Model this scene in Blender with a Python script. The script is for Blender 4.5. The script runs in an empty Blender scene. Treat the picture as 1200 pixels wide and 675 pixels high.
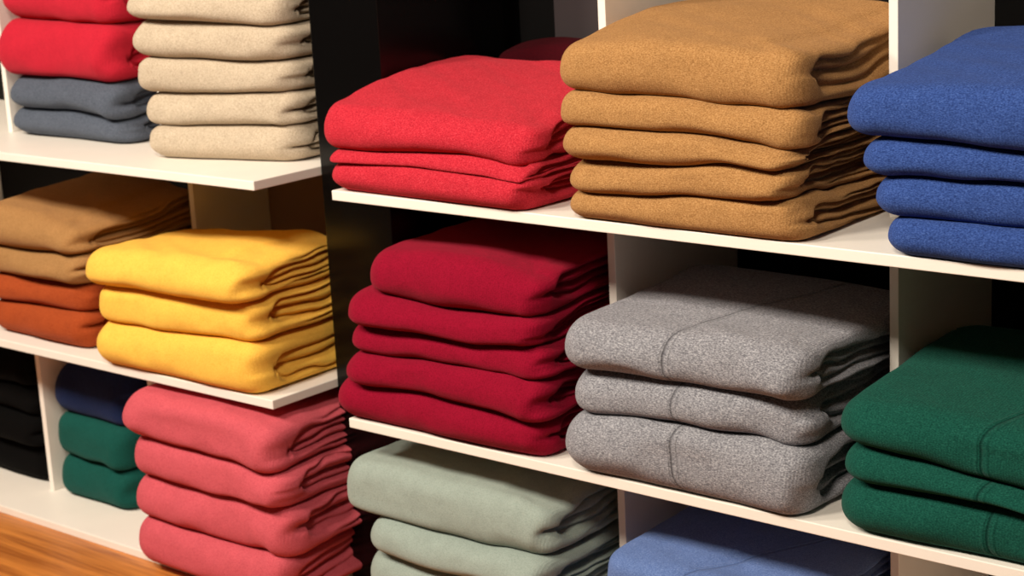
import bpy, numpy as np
from math import *
from mathutils import Matrix, Vector

# ------------------------------------------------------------------ helpers
def link(o, parent=None):
    bpy.context.collection.objects.link(o)
    if parent: o.parent = parent
    return o
def empty(name):
    e = bpy.data.objects.new(name, None); e.empty_display_size = .05
    return link(e)
def lin(c):
    return tuple(((x/255)/12.92 if x/255 <= .04045 else ((x/255+.055)/1.055)**2.4) for x in c)+(1,)
def _h(ix, iy, iz, s):
    v = np.sin(ix*127.1+iy*311.7+iz*74.7+s*19.19)*43758.5453
    return v-np.floor(v)
def vn(x, y, z=0, s=0):
    x = np.asarray(x, float); y = np.asarray(y, float); z = np.zeros_like(x)+z
    ix, iy, iz = np.floor(x), np.floor(y), np.floor(z)
    fx, fy, fz = x-ix, y-iy, z-iz
    fx = fx*fx*fx*(fx*(fx*6-15)+10); fy = fy*fy*fy*(fy*(fy*6-15)+10); fz = fz*fz*(3-2*fz)
    r = 0
    for a in (0, 1):
        for b in (0, 1):
            for c in (0, 1):
                w = (fx if a else 1-fx)*(fy if b else 1-fy)*(fz if c else 1-fz)
                r = r+w*_h(ix+a, iy+b, iz+c, s)
    return r*2-1
def sst(a, b, x):
    t = np.clip((x-a)/(b-a), 0, 1); return t*t*(3-2*t)

# ------------------------------------------------------------------ materials
def newmat(name):
    m = bpy.data.materials.new(name); m.use_nodes = True
    nt = m.node_tree; b = nt.nodes["Principled BSDF"]
    return m, nt, b
def N(nt, t, **kw):
    n = nt.nodes.new(t)
    for k, v in kw.items():
        if k in n.inputs: n.inputs[k].default_value = v
        else: setattr(n, k, v)
    return n
def math_(nt, op, a, b=None, c=None):
    n = nt.nodes.new("ShaderNodeMath"); n.operation = op
    for i, v in enumerate((a, b, c)):
        if v is None: continue
        if isinstance(v, (int, float)): n.inputs[i].default_value = v
        else: nt.links.new(v, n.inputs[i])
    return n.outputs[0]
def fabric(name, col, dark, fleck=.5, light=None, seam=None, sheen=.28, rib=.30, sc=900., bump=.5):
    m, nt, b = newmat(name); L = nt.links
    tc = N(nt, "ShaderNodeTexCoord")
    mp = N(nt, "ShaderNodeMapping"); mp.inputs["Scale"].default_value = (.45, .7, 1.0)
    L.new(tc.outputs["Object"], mp.inputs[0])
    n1 = N(nt, "ShaderNodeTexNoise", Scale=sc, Detail=2., Roughness=.6); L.new(mp.outputs[0], n1.inputs["Vector"])
    n2 = N(nt, "ShaderNodeTexNoise", Scale=45., Detail=3., Roughness=.6); L.new(tc.outputs["Object"], n2.inputs["Vector"])
    r = N(nt, "ShaderNodeValToRGB"); L.new(n1.outputs["Fac"], r.inputs[0])
    r.color_ramp.elements[0].position = .32; r.color_ramp.elements[1].position = .56
    base = lin(col); dk = lin(dark)
    r.color_ramp.elements[0].color = tuple(base[i]*(1-fleck)+dk[i]*fleck for i in range(3))+(1,)
    r.color_ramp.elements[1].color = base
    if light:
        e = r.color_ramp.elements.new(.72); e.color = lin(light)
    mx = N(nt, "ShaderNodeMix", data_type='RGBA', blend_type='MULTIPLY'); mx.inputs[0].default_value = 1
    r2 = N(nt, "ShaderNodeValToRGB"); L.new(n2.outputs["Fac"], r2.inputs[0])
    r2.color_ramp.elements[0].position = .3; r2.color_ramp.elements[0].color = (.9, .9, .9, 1)
    r2.color_ramp.elements[1].position = .7; r2.color_ramp.elements[1].color = (1, 1, 1, 1)
    L.new(r.outputs[0], mx.inputs[6]); L.new(r2.outputs[0], mx.inputs[7])
    colout = mx.outputs[2]
    wv = N(nt, "ShaderNodeTexWave", Scale=95., Distortion=1.5, Detail=2.); wv.bands_direction = 'X'
    wv.inputs["Detail Scale"].default_value = 3.
    L.new(tc.outputs["Object"], wv.inputs["Vector"])
    h = math_(nt, 'MULTIPLY_ADD', wv.outputs["Fac"], rib, n1.outputs["Fac"])
    h = math_(nt, 'MULTIPLY_ADD', n2.outputs["Fac"], .8, h)
    if seam is not None:
        sp = N(nt, "ShaderNodeSeparateXYZ"); L.new(tc.outputs["Object"], sp.inputs[0])
        x0, k, a = seam
        yy = math_(nt, 'MAXIMUM', math_(nt, 'ADD', sp.outputs[1], .0), -.05)
        xc = math_(nt, 'MULTIPLY_ADD', yy, k, x0)
        xc = math_(nt, 'MULTIPLY_ADD', sp.outputs[2], a, xc)
        d = math_(nt, 'ABSOLUTE', math_(nt, 'SUBTRACT', sp.outputs[0], xc))
        g = N(nt, "ShaderNodeMapRange", interpolation_type='SMOOTHSTEP'); L.new(d, g.inputs[0])
        g.inputs[1].default_value = 0.0; g.inputs[2].default_value = .0028; g.inputs[3].default_value = -7.; g.inputs[4].default_value = 0.
        d2 = math_(nt, 'ABSOLUTE', math_(nt, 'SUBTRACT', d, .006))
        g2 = N(nt, "ShaderNodeMapRange", interpolation_type='SMOOTHSTEP'); L.new(d2, g2.inputs[0])
        g2.inputs[1].default_value = 0.0; g2.inputs[2].default_value = .003; g2.inputs[3].default_value = 2.5; g2.inputs[4].default_value = 0.
        h = math_(nt, 'ADD', math_(nt, 'ADD', h, g.outputs[0]), g2.outputs[0])
        g3 = N(nt, "ShaderNodeMapRange"); L.new(d, g3.inputs[0])
        g3.inputs[1].default_value = 0.0; g3.inputs[2].default_value = .0022; g3.inputs[3].default_value = .6; g3.inputs[4].default_value = 0.
        mm = N(nt, "ShaderNodeMix", data_type='RGBA'); L.new(g3.outputs[0], mm.inputs[0])
        L.new(colout, mm.inputs[6]); mm.inputs[7].default_value = tuple(x*.6 for x in dk[:3])+(1,)
        colout = mm.outputs[2]
    bp = N(nt, "ShaderNodeBump", Strength=bump, Distance=.001); L.new(h, bp.inputs["Height"])
    L.new(bp.outputs[0], b.inputs["Normal"]); L.new(colout, b.inputs["Base Color"])
    b.inputs["Roughness"].default_value = .95
    b.inputs["Specular IOR Level"].default_value = .08
    b.inputs["Sheen Weight"].default_value = sheen
    b.inputs["Sheen Roughness"].default_value = .5
    b.inputs["Sheen Tint"].default_value = tuple(min(1, x*1.2+.10) for x in base[:3])+(1,)
    return m
def paint(name, col, rough=.4, bump=.02, spec=.5):
    m, nt, b = newmat(name)
    n = N(nt, "ShaderNodeTexNoise", Scale=14., Detail=4.)
    tc = N(nt, "ShaderNodeTexCoord"); nt.links.new(tc.outputs["Object"], n.inputs["Vector"])
    r = N(nt, "ShaderNodeValToRGB"); nt.links.new(n.outputs["Fac"], r.inputs[0])
    c = lin(col)
    r.color_ramp.elements[0].color = tuple(x*.93 for x in c[:3])+(1,); r.color_ramp.elements[1].color = c
    nt.links.new(r.outputs[0], b.inputs["Base Color"])
    b.inputs["Roughness"].default_value = rough
    b.inputs["Specular IOR Level"].default_value = spec
    bp = N(nt, "ShaderNodeBump", Strength=bump, Distance=.001); nt.links.new(n.outputs["Fac"], bp.inputs["Height"])
    nt.links.new(bp.outputs[0], b.inputs["Normal"])
    return m
def wood(name, c1, c2):
    m, nt, b = newmat(name); L = nt.links
    tc = N(nt, "ShaderNodeTexCoord"); mp = N(nt, "ShaderNodeMapping"); mp.inputs["Scale"].default_value = (2.2, 40, 55)
    L.new(tc.outputs["Object"], mp.inputs[0])
    n = N(nt, "ShaderNodeTexNoise", Scale=1.6, Detail=6., Roughness=.6, Distortion=.3); L.new(mp.outputs[0], n.inputs["Vector"])
    r = N(nt, "ShaderNodeValToRGB"); L.new(n.outputs["Fac"], r.inputs[0])
    r.color_ramp.elements[0].position = .35; r.color_ramp.elements[0].color = lin(c1)
    r.color_ramp.elements[1].position = .65; r.color_ramp.elements[1].color = lin(c2)
    L.new(r.outputs[0], b.inputs["Base Color"]); b.inputs["Roughness"].default_value = .38
    bp = N(nt, "ShaderNodeBump", Strength=.1, Distance=.001); L.new(n.outputs["Fac"], bp.inputs["Height"]); L.new(bp.outputs[0], b.inputs["Normal"])
    return m

M_white = paint("white_lacquer", (243, 236, 226), .42)
M_shaded = paint("back_panel_shaded", (140, 108, 78), .6)  # light panel; its shade and warm bounce light are painted into the tan
M_dim = paint("back_panel_dim", (52, 44, 46), .6)  # pale panel darkened in colour to look dimly lit
M_black = paint("black_panel", (5, 4, 4), .6, spec=.15)
M_gloss = paint("black_gloss", (5, 4, 4), .25, .0, spec=.3)
M_wall = paint("dark_wall", (16, 13, 12), .7)
M_ceil = paint("ceiling_paint", (120, 110, 100), .8)
M_wood = wood("oak_wood", (150, 84, 32), (206, 130, 58))
M_floor = wood("floor_wood", (110, 66, 32), (150, 98, 54))

# ------------------------------------------------------------------ boxes
import bmesh
def box(name, x0, x1, y0, y1, z0, z1, mat, parent=None, bev=.0012):
    bm = bmesh.new(); bmesh.ops.create_cube(bm, size=1)
    for v in bm.verts:
        v.co = Vector((v.co.x*(x1-x0), v.co.y*(y1-y0), v.co.z*(z1-z0)))
    if bev: bmesh.ops.bevel(bm, geom=bm.edges[:], offset=bev, segments=2, profile=.5, affect='EDGES')
    me = bpy.data.meshes.new(name); bm.to_mesh(me); bm.free(); me.materials.append(mat)
    o = bpy.data.objects.new(name, me); o.location = ((x0+x1)/2, (y0+y1)/2, (z0+z1)/2)
    return link(o, parent)

# ------------------------------------------------------------------ folded sweater
def sweater(name, parent, g, zb, zt, mat, seed):
    xL, xR, yF, yB = g['xL'], g['xR'], g['yF'], g['yB']
    e = g['e']; rng = np.random.RandomState(seed)
    NV, K, KB = 48, 40, 5
    a = (xR-xL)/2-e; b = (yB-yF)/2-e; cx, cy = (xL+xR)/2, (yF+yB)/2
    rcs = [min(.018, b*.8), min(.007, b*.8), min(.02, b*.8), min(.02, b*.8)]
    pts = []; nrm = []
    def arc(ccx, ccy, r, q0):
        n = max(8, int(r*1600)+6)
        for t in np.linspace(0, pi/2, n, endpoint=False):
            pts.append((ccx+r*cos(q0+t), ccy+r*sin(q0+t))); nrm.append((cos(q0+t), sin(q0+t)))
    def line(p0, p1, n_, nn):
        for t in np.linspace(0, 1, nn, endpoint=False):
            pts.append((p0[0]+(p1[0]-p0[0])*t, p0[1]+(p1[1]-p0[1])*t)); nrm.append(n_)
    r0, r1, r2_, r3 = rcs
    line((-a+r0, -b), (a-r1, -b), (0, -1), 110)
    arc(a-r1, -b+r1, r1, -pi/2)
    line((a, -b+r1), (a, b-r2_), (1, 0), 130)
    arc(a-r2_, b-r2_, r2_, 0)
    line((a-r2_, b), (-a+r3, b), (0, 1), 30)
    arc(-a+r3, b-r3, r3, pi/2)
    line((-a, b-r3), (-a, -b+r0), (-1, 0), 50)
    arc(-a+r0, -b+r0, r0, pi)
    P = np.array(pts)+np.array([cx, cy]); Nn = np.array(nrm); NU = len(P)
    w = np.where(Nn[:, 0] > 0, sst(.25, .95, Nn[:, 0]), 0)
    w = np.where(Nn[:, 1] > .5, .8, w)
    phi = np.linspace(-pi/2, pi/2, NV)
    v = np.sin(phi); vm = -.15
    out = np.where(v < vm, np.sqrt(np.clip(1-((v-vm)/(1+vm))**2, 0, 1)), np.sqrt(np.clip(1-((v-vm)/(1-vm))**2, 0, 1)))
    O = np.tile(out**.85, (NU, 1))
    OS = np.tile(np.clip(1-np.abs(v)**5, 0, 1)**.5, (NU, 1))
    V = np.tile(v, (NU, 1))
    px, py = P[:, 0][:, None]+0*V, P[:, 1][:, None]+0*V
    ww = w[:, None]+0*V
    yy = py-yF-e
    # --- ends of the folds on the side: nested U curves opening to the back
    v0 = rng.uniform(-.12, .2)
    Vw = V+.20*vn(py*8+seed, V*.6, 1.0, seed)+.12*vn(py*20, V*1.5, 2.0, seed+1)
    tilt = rng.uniform(-.8, 1.8)
    vc = v0+tilt*np.clip(yy, 0, .4)
    y0a = rng.uniform(.002, .018)
    q = np.hypot(np.clip(y0a+.028-yy, 0, 1)/.045, Vw-vc)
    g0 = np.where(yy > y0a, np.exp(-(np.abs(Vw-vc)/.10)**1.2), np.exp(-(np.hypot((y0a-yy)/.02, Vw-vc)/.12)**1.2))
    q1 = rng.uniform(.36, .50)
    g1 = np.exp(-(np.abs(q-q1)/.085)**1.3)
    q2 = q1+rng.uniform(.22, .3)
    g2 = .75*np.exp(-(np.abs(q-q2)/.07)**1.3)*(sst(.05, .14, yy) if rng.rand() < .7 else 0)
    fade = rng.uniform(.6, 1.0)
    G = np.maximum(np.maximum(g0, g1*fade), g2)
    stp = 1/(1+np.exp((q-q1)/.03))
    upper = 1/(1+np.exp(-(Vw-vc)/.04))
    short = rng.uniform(-.25, .35)
    OSs = OS*(1-.80*G)-OS*stp*(.42+.30*vn(py*7, V*1.2, 0, seed+8))-OS*short*np.where(short > 0, 1-upper, -upper)
    OSs = OSs+OS*.30*vn(py*9, V*1.6, seed*1.7, seed+5)
    O = O*(1+.17*vn(px*8, V*.8, seed, seed+9)+.06*vn(px*19, V*1.2, seed, seed+12))
    er = min(e, .020)
    disp = O*e*(1-ww)+ww*((e-er)*np.clip(1-np.abs(V)**6, 0, 1)**.5+er*OSs)
    X = px+Nn[:, 0][:, None]*disp; Y = py+Nn[:, 1][:, None]*disp
    bulk = .0035*vn(px*7, py*7, V*.6, seed+20)
    X = X+Nn[:, 0][:, None]*(bulk-.0035); Y = Y+Nn[:, 1][:, None]*bulk
    ZB = zb(px, py); ZT = zt(px, py)
    Z = (ZB+ZT)/2+(ZT-ZB)/2*V
    Z = Z-g.get('droop', .002)*O*(1+.8*vn(px*10, py*10, 0, seed+30))*(1-.5*ww)
    # the front-right corner of the soft fold hangs a little
    Z = Z-g['hang']*O*np.exp(-((px-xR)**2+(py-yF)**2)/.05**2)*(1-.3*ww)
    verts = [np.stack([X.T.ravel(), Y.T.ravel(), Z.T.ravel()], 1)]
    lx, ly = X[:, -1], Y[:, -1]
    for k in range(1, K):
        f = 1-k/K
        qx = cx+(lx-cx)*f; qy = cy+(ly-cy)*f
        verts.append(np.stack([qx, qy, zt(qx, qy)], 1))
    verts.append(np.array([[cx, cy, float(zt(np.array([cx]), np.array([cy]))[0])]]))
    topc = NV*NU+(K-1)*NU
    lx, ly = X[:, 0], Y[:, 0]
    for k in range(1, KB):
        f = 1-k/KB
        qx = cx+(lx-cx)*f; qy = cy+(ly-cy)*f
        verts.append(np.stack([qx, qy, zb(qx, qy)], 1))
    verts.append(np.array([[cx, cy, float(zb(np.array([cx]), np.array([cy]))[0])]]))
    Vt = np.concatenate(verts)
    Vt[:, 1] += g.get('skew', 0)*(Vt[:, 0]-xL)
    Vt[:, 2] = np.maximum(Vt[:, 2], g['floor']+.0004)
    i = np.arange(NU); j = (i+1) % NU
    quads = []
    for r in range(NV+K-2):
        A0, A1 = r*NU, (r+1)*NU
        quads.append(np.stack([A0+i, A0+j, A1+j, A1+i], 1))
    tri = [np.stack([(NV+K-2)*NU+i, (NV+K-2)*NU+j, np.full(NU, topc)], 1)]
    bs = topc+1
    quads.append(np.stack([j, i, bs+i, bs+j], 1))
    for r in range(KB-2):
        A0, A1 = bs+r*NU, bs+(r+1)*NU
        quads.append(np.stack([A0+j, A0+i, A1+i, A1+j], 1))
    bc = bs+(KB-1)*NU
    tri.append(np.stack([bs+(KB-2)*NU+j, bs+(KB-2)*NU+i, np.full(NU, bc)], 1))
    Q = np.concatenate(quads); T = np.concatenate(tri)
    me = bpy.data.meshes.new(name)
    me.vertices.add(len(Vt)); me.vertices.foreach_set("co", Vt.ravel())
    me.loops.add(Q.size+T.size); me.loops.foreach_set("vertex_index", np.concatenate([Q.ravel(), T.ravel()]).astype(np.int32))
    me.polygons.add(len(Q)+len(T))
    st = np.concatenate([np.arange(len(Q))*4, Q.size+np.arange(len(T))*3]).astype(np.int32)
    me.polygons.foreach_set("loop_start", st)
    me.polygons.foreach_set("use_smooth", np.ones(len(st), bool))
    me.update(calc_edges=True); me.validate()
    me.materials.append(mat)
    o = bpy.data.objects.new(name, me)
    return link(o, parent)

SEED = [11]
def stack(name, z0, layers, mat, yF=-.012, yB=.30, rise=.012, e=None, wr=1.35, slump=.011, skew=0., sj=.03, rj=.012):
    par = empty(name)
    prev = (lambda x, y: np.zeros_like(x)+z0)
    n = len(layers)
    for idx, Lr in enumerate(layers):
        SEED[0] += 7; sd = SEED[0]
        xL, xR, tL, tR = Lr[:4]; op = Lr[4] if len(Lr) > 4 else {}
        rng = np.random.RandomState(sd)
        jy = op.get('dy', rng.uniform(-.006, .006))
        xR = xR-rng.uniform(0, rj)
        y0, y1 = yF+jy, op.get('yB', yB+rng.uniform(-.01, .01))
        last = idx == n-1
        fr = (idx+1)/n
        def mk(xL=xL, xR=xR, tL=tL, tR=tR, y0=y0, y1=y1, sd=sd, last=last, fr=fr, prev=prev, op=op):
            rs = op.get('rise', rise*fr); sl = op.get('slump', slump*(1.0 if last else .3))
            stp = op.get('step')
            def f(x, y):
                xx = np.clip(x, xL, xR); yc = np.clip(y, y0, y1)
                u = (xx-xL)/(xR-xL); t = (yc-y0)/(y1-y0)
                z = tL+(tR-tL)*u+rs*t
                z = z+.0045*wr*vn(x*6, y*6, 0, sd)+.0012*wr*vn(x*20+2*y*16, y*11, 0, sd+1)
                ang = np.arctan2(y-y0+.02, xR+.02-x); rad = np.hypot(y-y0, xR-x)
                z = z+.0035*wr*np.exp(-(rad/.16)**2)*vn(ang*4, rad*5, 0, sd+2)*sst(.0, .05, rad)
                z = z-sl*np.exp(-np.clip(xR-x, 0, 9)/.035)-sl*.5*np.exp(-np.clip(x-xL, 0, 9)/.03)
                z = z-sl*.6*np.exp(-np.clip(y-y0, 0, 9)/.02)
                if stp:      # sleeve / collar folded underneath shows as a soft step
                    xs = xL+(xR-xL)*stp[0]+stp[2]*(y-y0)+.006*vn(y*12, y*0, 0, sd+6)
                    z = z-stp[1]/(1+np.exp(-(x-xs)/.004))*sst(.02, .06, y-y0)
                return np.maximum(z, prev(x, y)+.010)
            return f
        zt = mk()
        th = max(tL-(z0 if idx == 0 else layers[idx-1][2]), .02)
        g = dict(xL=xL, xR=xR, yF=y0, yB=y1, e=op.get('e', e or min(.034, .012+.40*th)), floor=z0,
                 droop=op.get('droop', .004 if idx else .0), hang=(rng.uniform(.0, .011) if idx else 0), skew=skew+rng.uniform(-sj, sj))
        sweater("folded_sweater_%d" % (idx+1), par, g, prev, zt, op.get('mat', mat), sd)
        prev = zt
    return par

# ------------------------------------------------------------------ shelves
H = .33; TH = .014; Z3 = -.316
R0, R1 = -.868, .95
YBK = .42
E0, E1 = -2.9, -1.028
TOP = .99
for a0, a1 in ((R0, R1), (E0, E1)):
    for z in (TOP+TH, H, 0, Z3):
        box("shelf", a0, a1, 0, YBK, z-TH, z, M_white)
D = [(-.487, .132, 'tmb'), (-.095, .172, 'tmb'), (.37, .13, 'tmb'), (.75, .13, 'tmb'),
     (-1.838, .15, 't'), (-1.765, .10, 'b'), (-1.410, .15, 't'), (-1.478, .25, 'm'), (-1.515, .15, 'b'), (-2.3, .15, 'tmb')]
for x, y, rows in D:
    for c, z0, z1 in (('t', H, TOP), ('m', 0, H-TH), ('b', Z3, -TH)):
        if c in rows:
            box("shelf_divider", x-.006, x+.006, y, YBK, z0, z1, M_white, bev=.0008)
box("back_panel", R0, R1, YBK, YBK+.008, Z3-TH, TOP, M_black)
box("back_panel", -.79, -.50, YBK-.012, YBK-.001, H+.001, TOP-.001, M_dim)
box("back_panel", E0, -1.478, YBK, YBK+.008, Z3-TH, TOP, M_black)
box("back_panel", -1.478, E1, YBK, YBK+.008, Z3-TH, TOP, M_shaded)
box("black_pillar", -1.024, -.885, .13, YBK+.028, -.75, 2.1, M_gloss)

# room
box("floor", -4, 3, -4, .6, -.80, -.75, M_floor, bev=0)
box("wall_back", -4, 3, .45, .55, -.75, 2.1, M_wall, bev=0)
box("ceiling", -4, 3, -4, .55, 2.1, 2.15, M_ceil, bev=0)
box("wooden_plinth", -3.2, 1.2, -.55, .125, -.75, Z3-TH, M_wood)

# ------------------------------------------------------------------ fabrics
F_red = fabric("wool_red", (192, 44, 58), (146, 18, 36), .8, (204, 66, 78))
F_camel = fabric("wool_camel", (170, 126, 78), (118, 80, 42), .7, (184, 142, 94))
F_blue = fabric("wool_blue", (52, 78, 142), (26, 42, 92), .8, (72, 98, 160))
F_crim = fabric("wool_crimson", (140, 12, 42), (100, 2, 22), .6)
F_grey = fabric("wool_grey", (146, 146, 152), (84, 84, 92), .85, (180, 180, 185), seam=(-.285, .35, -.10), sc=750., bump=.65)
F_green = fabric("wool_green", (20, 76, 64), (6, 46, 40), .7, (32, 90, 76), seam=(.115, .45, -.05))
F_sage = fabric("wool_sage", (152, 164, 156), (124, 138, 130), .6)
F_lblue = fabric("wool_light_blue", (98, 122, 174), (68, 90, 140), .7, (114, 136, 184), seam=(-.30, .6, 0))
F_yel = fabric("wool_yellow", (247, 194, 84), (224, 160, 50), .6)
F_pink = fabric("wool_pink", (202, 90, 100), (170, 60, 74), .7)
F_brown = fabric("wool_brown", (166, 124, 78), (120, 84, 46), .6)
F_rust = fabric("wool_rust", (164, 74, 36), (126, 46, 18), .6)
F_navy = fabric("wool_navy", (32, 45, 84), (16, 26, 54), .6)
F_green2 = fabric("wool_teal", (22, 80, 72), (8, 54, 48), .6)
F_beige = fabric("wool_beige", (196, 180, 158), (156, 138, 116), .8, (206, 192, 170))
F_bgrey = fabric("wool_blue_grey", (88, 95, 108), (54, 60, 72), .8)
F_lred = fabric("wool_scarlet", (188, 36, 54), (150, 14, 36), .5)
F_blk = fabric("wool_black", (7, 6, 6), (4, 4, 4), .5, sheen=.02)
F_red_dim = fabric("wool_red_dim", (60, 5, 14), (34, 2, 8), .5, sheen=.05)  # red back-row wool, recess shade put into a darker colour

# right unit, top row
stack("red_sweater_stack", H, [(-.885, -.497, .376, .379), (-.878, -.497, .390, .391, dict(dy=.004, e=.012)),
      (-.898, -.497, .453, .443, dict(e=.030, rise=.038))], F_red)
stack("rear_red_sweater_stack", H, [(-.862, -.665, .385, .385), (-.862, -.665, .435, .440), (-.862, -.665, .480, .505)], F_red_dim, yF=.328, yB=.395, rise=.01, e=.014, sj=0)
stack("camel_sweater_stack", H, [(-.464, -.106, .367, .380), (-.460, -.106, .410, .414), (-.464, -.106, .449, .440),
      (-.472, -.106, .482, .478), (-.478, -.106, .547, .545, dict(e=.032, rise=.034, step=(.80, .005, .10)))], F_camel)
stack("blue_sweater_stack", H, [(-.022, .35, .368, .376), (-.040, .35, .412, .422), (-.052, .35, .453, .463),
      (-.072, .35, .508, .53, dict(e=.032, rise=.04))], F_blue)
# right unit, middle row
stack("crimson_sweater_stack", 0, [(-.905, -.496, .066, .060), (-.871, -.496, .103, .112), (-.871, -.496, .145, .150),
      (-.862, -.496, .191, .190), (-.830, -.496, .256, .252, dict(rise=.005))], F_crim)
stack("grey_sweater_stack", 0, [(-.478, -.104, .078, .084), (-.474, -.104, .138, .137),
      (-.480, -.104, .206, .204, dict(e=.034, rise=.012))], F_grey)
stack("green_sweater_stack", 0, [(-.084, .35, .064, .063), (-.076, .35, .103, .088), (-.084, .35, .158, .160, dict(e=.034, rise=.03))], F_green, sj=.015)
# right unit, base row
stack("sage_sweater_stack", Z3, [(-.86, -.500, -.253, -.250), (-.865, -.500, -.194, -.187), (-.852, -.500, -.138, -.145),
      (-.908, -.500, -.069, -.067, dict(e=.030, rise=.0, step=(.72, .005, .12)))], F_sage)
stack("light_blue_sweater_stack", Z3, [(-.45, -.104, -.235, -.235), (-.44, -.104, -.170, -.170), (-.442, -.104, -.108, -.098, dict(step=(.35, .006, .5)))], F_lblue)
# left unit, top row
stack("scarlet_and_grey_sweater_stack", H, [(-1.820, -1.475, .382, .382, dict(mat=F_bgrey)), (-1.816, -1.480, .434, .434, dict(mat=F_bgrey)),
      (-1.826, -1.480, .530, .524, dict(e=.038, dy=-.02)), (-1.824, -1.485, .61, .61)], F_lred, yF=.13, yB=.40, sj=.015)
stack("beige_sweater_stack", H, [(-1.364, -1.072, .383, .390), (-1.376, -1.070, .434, .438), (-1.384, -1.068, .490, .485),
      (-1.384, -1.070, .548, .534), (-1.382, -1.072, .598, .583), (-1.376, -1.074, .642, .630)], F_beige, yF=.055, yB=.28, skew=.24, rj=.008, wr=.7)
# left unit, middle row
stack("brown_and_rust_sweater_stack", 0, [(-1.80, -1.490, .061, .066, dict(mat=F_rust)), (-1.80, -1.490, .106, .112, dict(mat=F_rust)),
      (-1.80, -1.490, .159, .163), (-1.80, -1.492, .230, .215, dict(e=.034, rise=.02, step=(.8, .005, -.1)))], F_brown, yF=.02, yB=.32)
stack("yellow_sweater_stack", 0, [(-1.450, -1.045, .073, .085), (-1.449, -1.045, .130, .145), (-1.462, -1.045, .190, .215, dict(e=.034, rise=-.006, step=(.74, .006, .15)))], F_yel, yF=-.018, yB=.22)
# left unit, base row
stack("black_sweater_stack", Z3, [(-2.20, -1.785, -.250, -.25), (-2.20, -1.785, -.19, -.19), (-2.20, -1.785, -.13, -.13), (-2.20, -1.785, -.07, -.07)], F_blk, yF=.10, yB=.36)
stack("navy_and_teal_sweater_stack", Z3, [(-1.757, -1.528, -.240, -.240), (-1.757, -1.528, -.163, -.163), (-1.757, -1.528, -.078, -.078, dict(mat=F_navy))], F_green2, yF=.095, yB=.36, rj=.004)
stack("pink_sweater_stack", Z3, [(-1.370, -.990, -.237, -.240), (-1.373, -.985, -.171, -.165), (-1.373, -.985, -.105, -.098),
      (-1.372, -.990, -.028, -.030, dict(slump=.010, rise=0))], F_pink, yF=-.035, yB=.26, rise=0)

# ------------------------------------------------------------------ lights
def area(name, loc, tgt, size, power, col):
    l = bpy.data.lights.new(name, 'AREA'); l.size = size; l.energy = power; l.color = col
    o = bpy.data.objects.new(name, l); o.location = loc
    d = Vector(tgt)-Vector(loc); o.rotation_euler = d.to_track_quat('-Z', 'Y').to_euler()
    return link(o)
warm = (1, .89, .75)
area("ceiling_spotlight", (-2.1, -1.75, 1.95), (-1.4, 0, .2), .45, 54, warm)
area("ceiling_spotlight", (-.9, -1.75, 1.95), (-.7, 0, .2), .45, 47, warm)
area("ceiling_spotlight", (.35, -1.75, 1.95), (-.1, 0, .2), .45, 42, warm)
w = bpy.data.worlds.new("store_ambient"); bpy.context.scene.world = w; w.use_nodes = True
w.node_tree.nodes["Background"].inputs[0].default_value = (1, .86, .74, 1)
w.node_tree.nodes["Background"].inputs[1].default_value = .045

# ------------------------------------------------------------------ camera
cx, cy, cz, yaw, pit, rol, f = [0.9416, -1.718, 0.7814, 0.7142, -0.2385, -0.0533, 2137.3423]
fw = Vector((-sin(yaw)*cos(pit), cos(yaw)*cos(pit), sin(pit)))
r = Vector((cos(yaw), sin(yaw), 0)); u = r.cross(fw)
r2 = r*cos(rol)+u*sin(rol); u2 = -r*sin(rol)+u*cos(rol)
cd = bpy.data.cameras.new("camera"); cam = bpy.data.objects.new("camera", cd)
m = Matrix((( r2.x, u2.x, -fw.x, cx), (r2.y, u2.y, -fw.y, cy), (r2.z, u2.z, -fw.z, cz), (0, 0, 0, 1)))
link(cam); cam.matrix_world = m
cd.sensor_width = 36; cd.lens = f/1200*36; cd.clip_start = .05
cd.dof.use_dof = True; cd.dof.focus_distance = 2.0; cd.dof.aperture_fstop = 10
bpy.context.scene.camera = cam
sc = bpy.context.scene
sc.view_settings.view_transform = 'Standard'; sc.view_settings.look = 'None'
sc.view_settings.exposure = 0
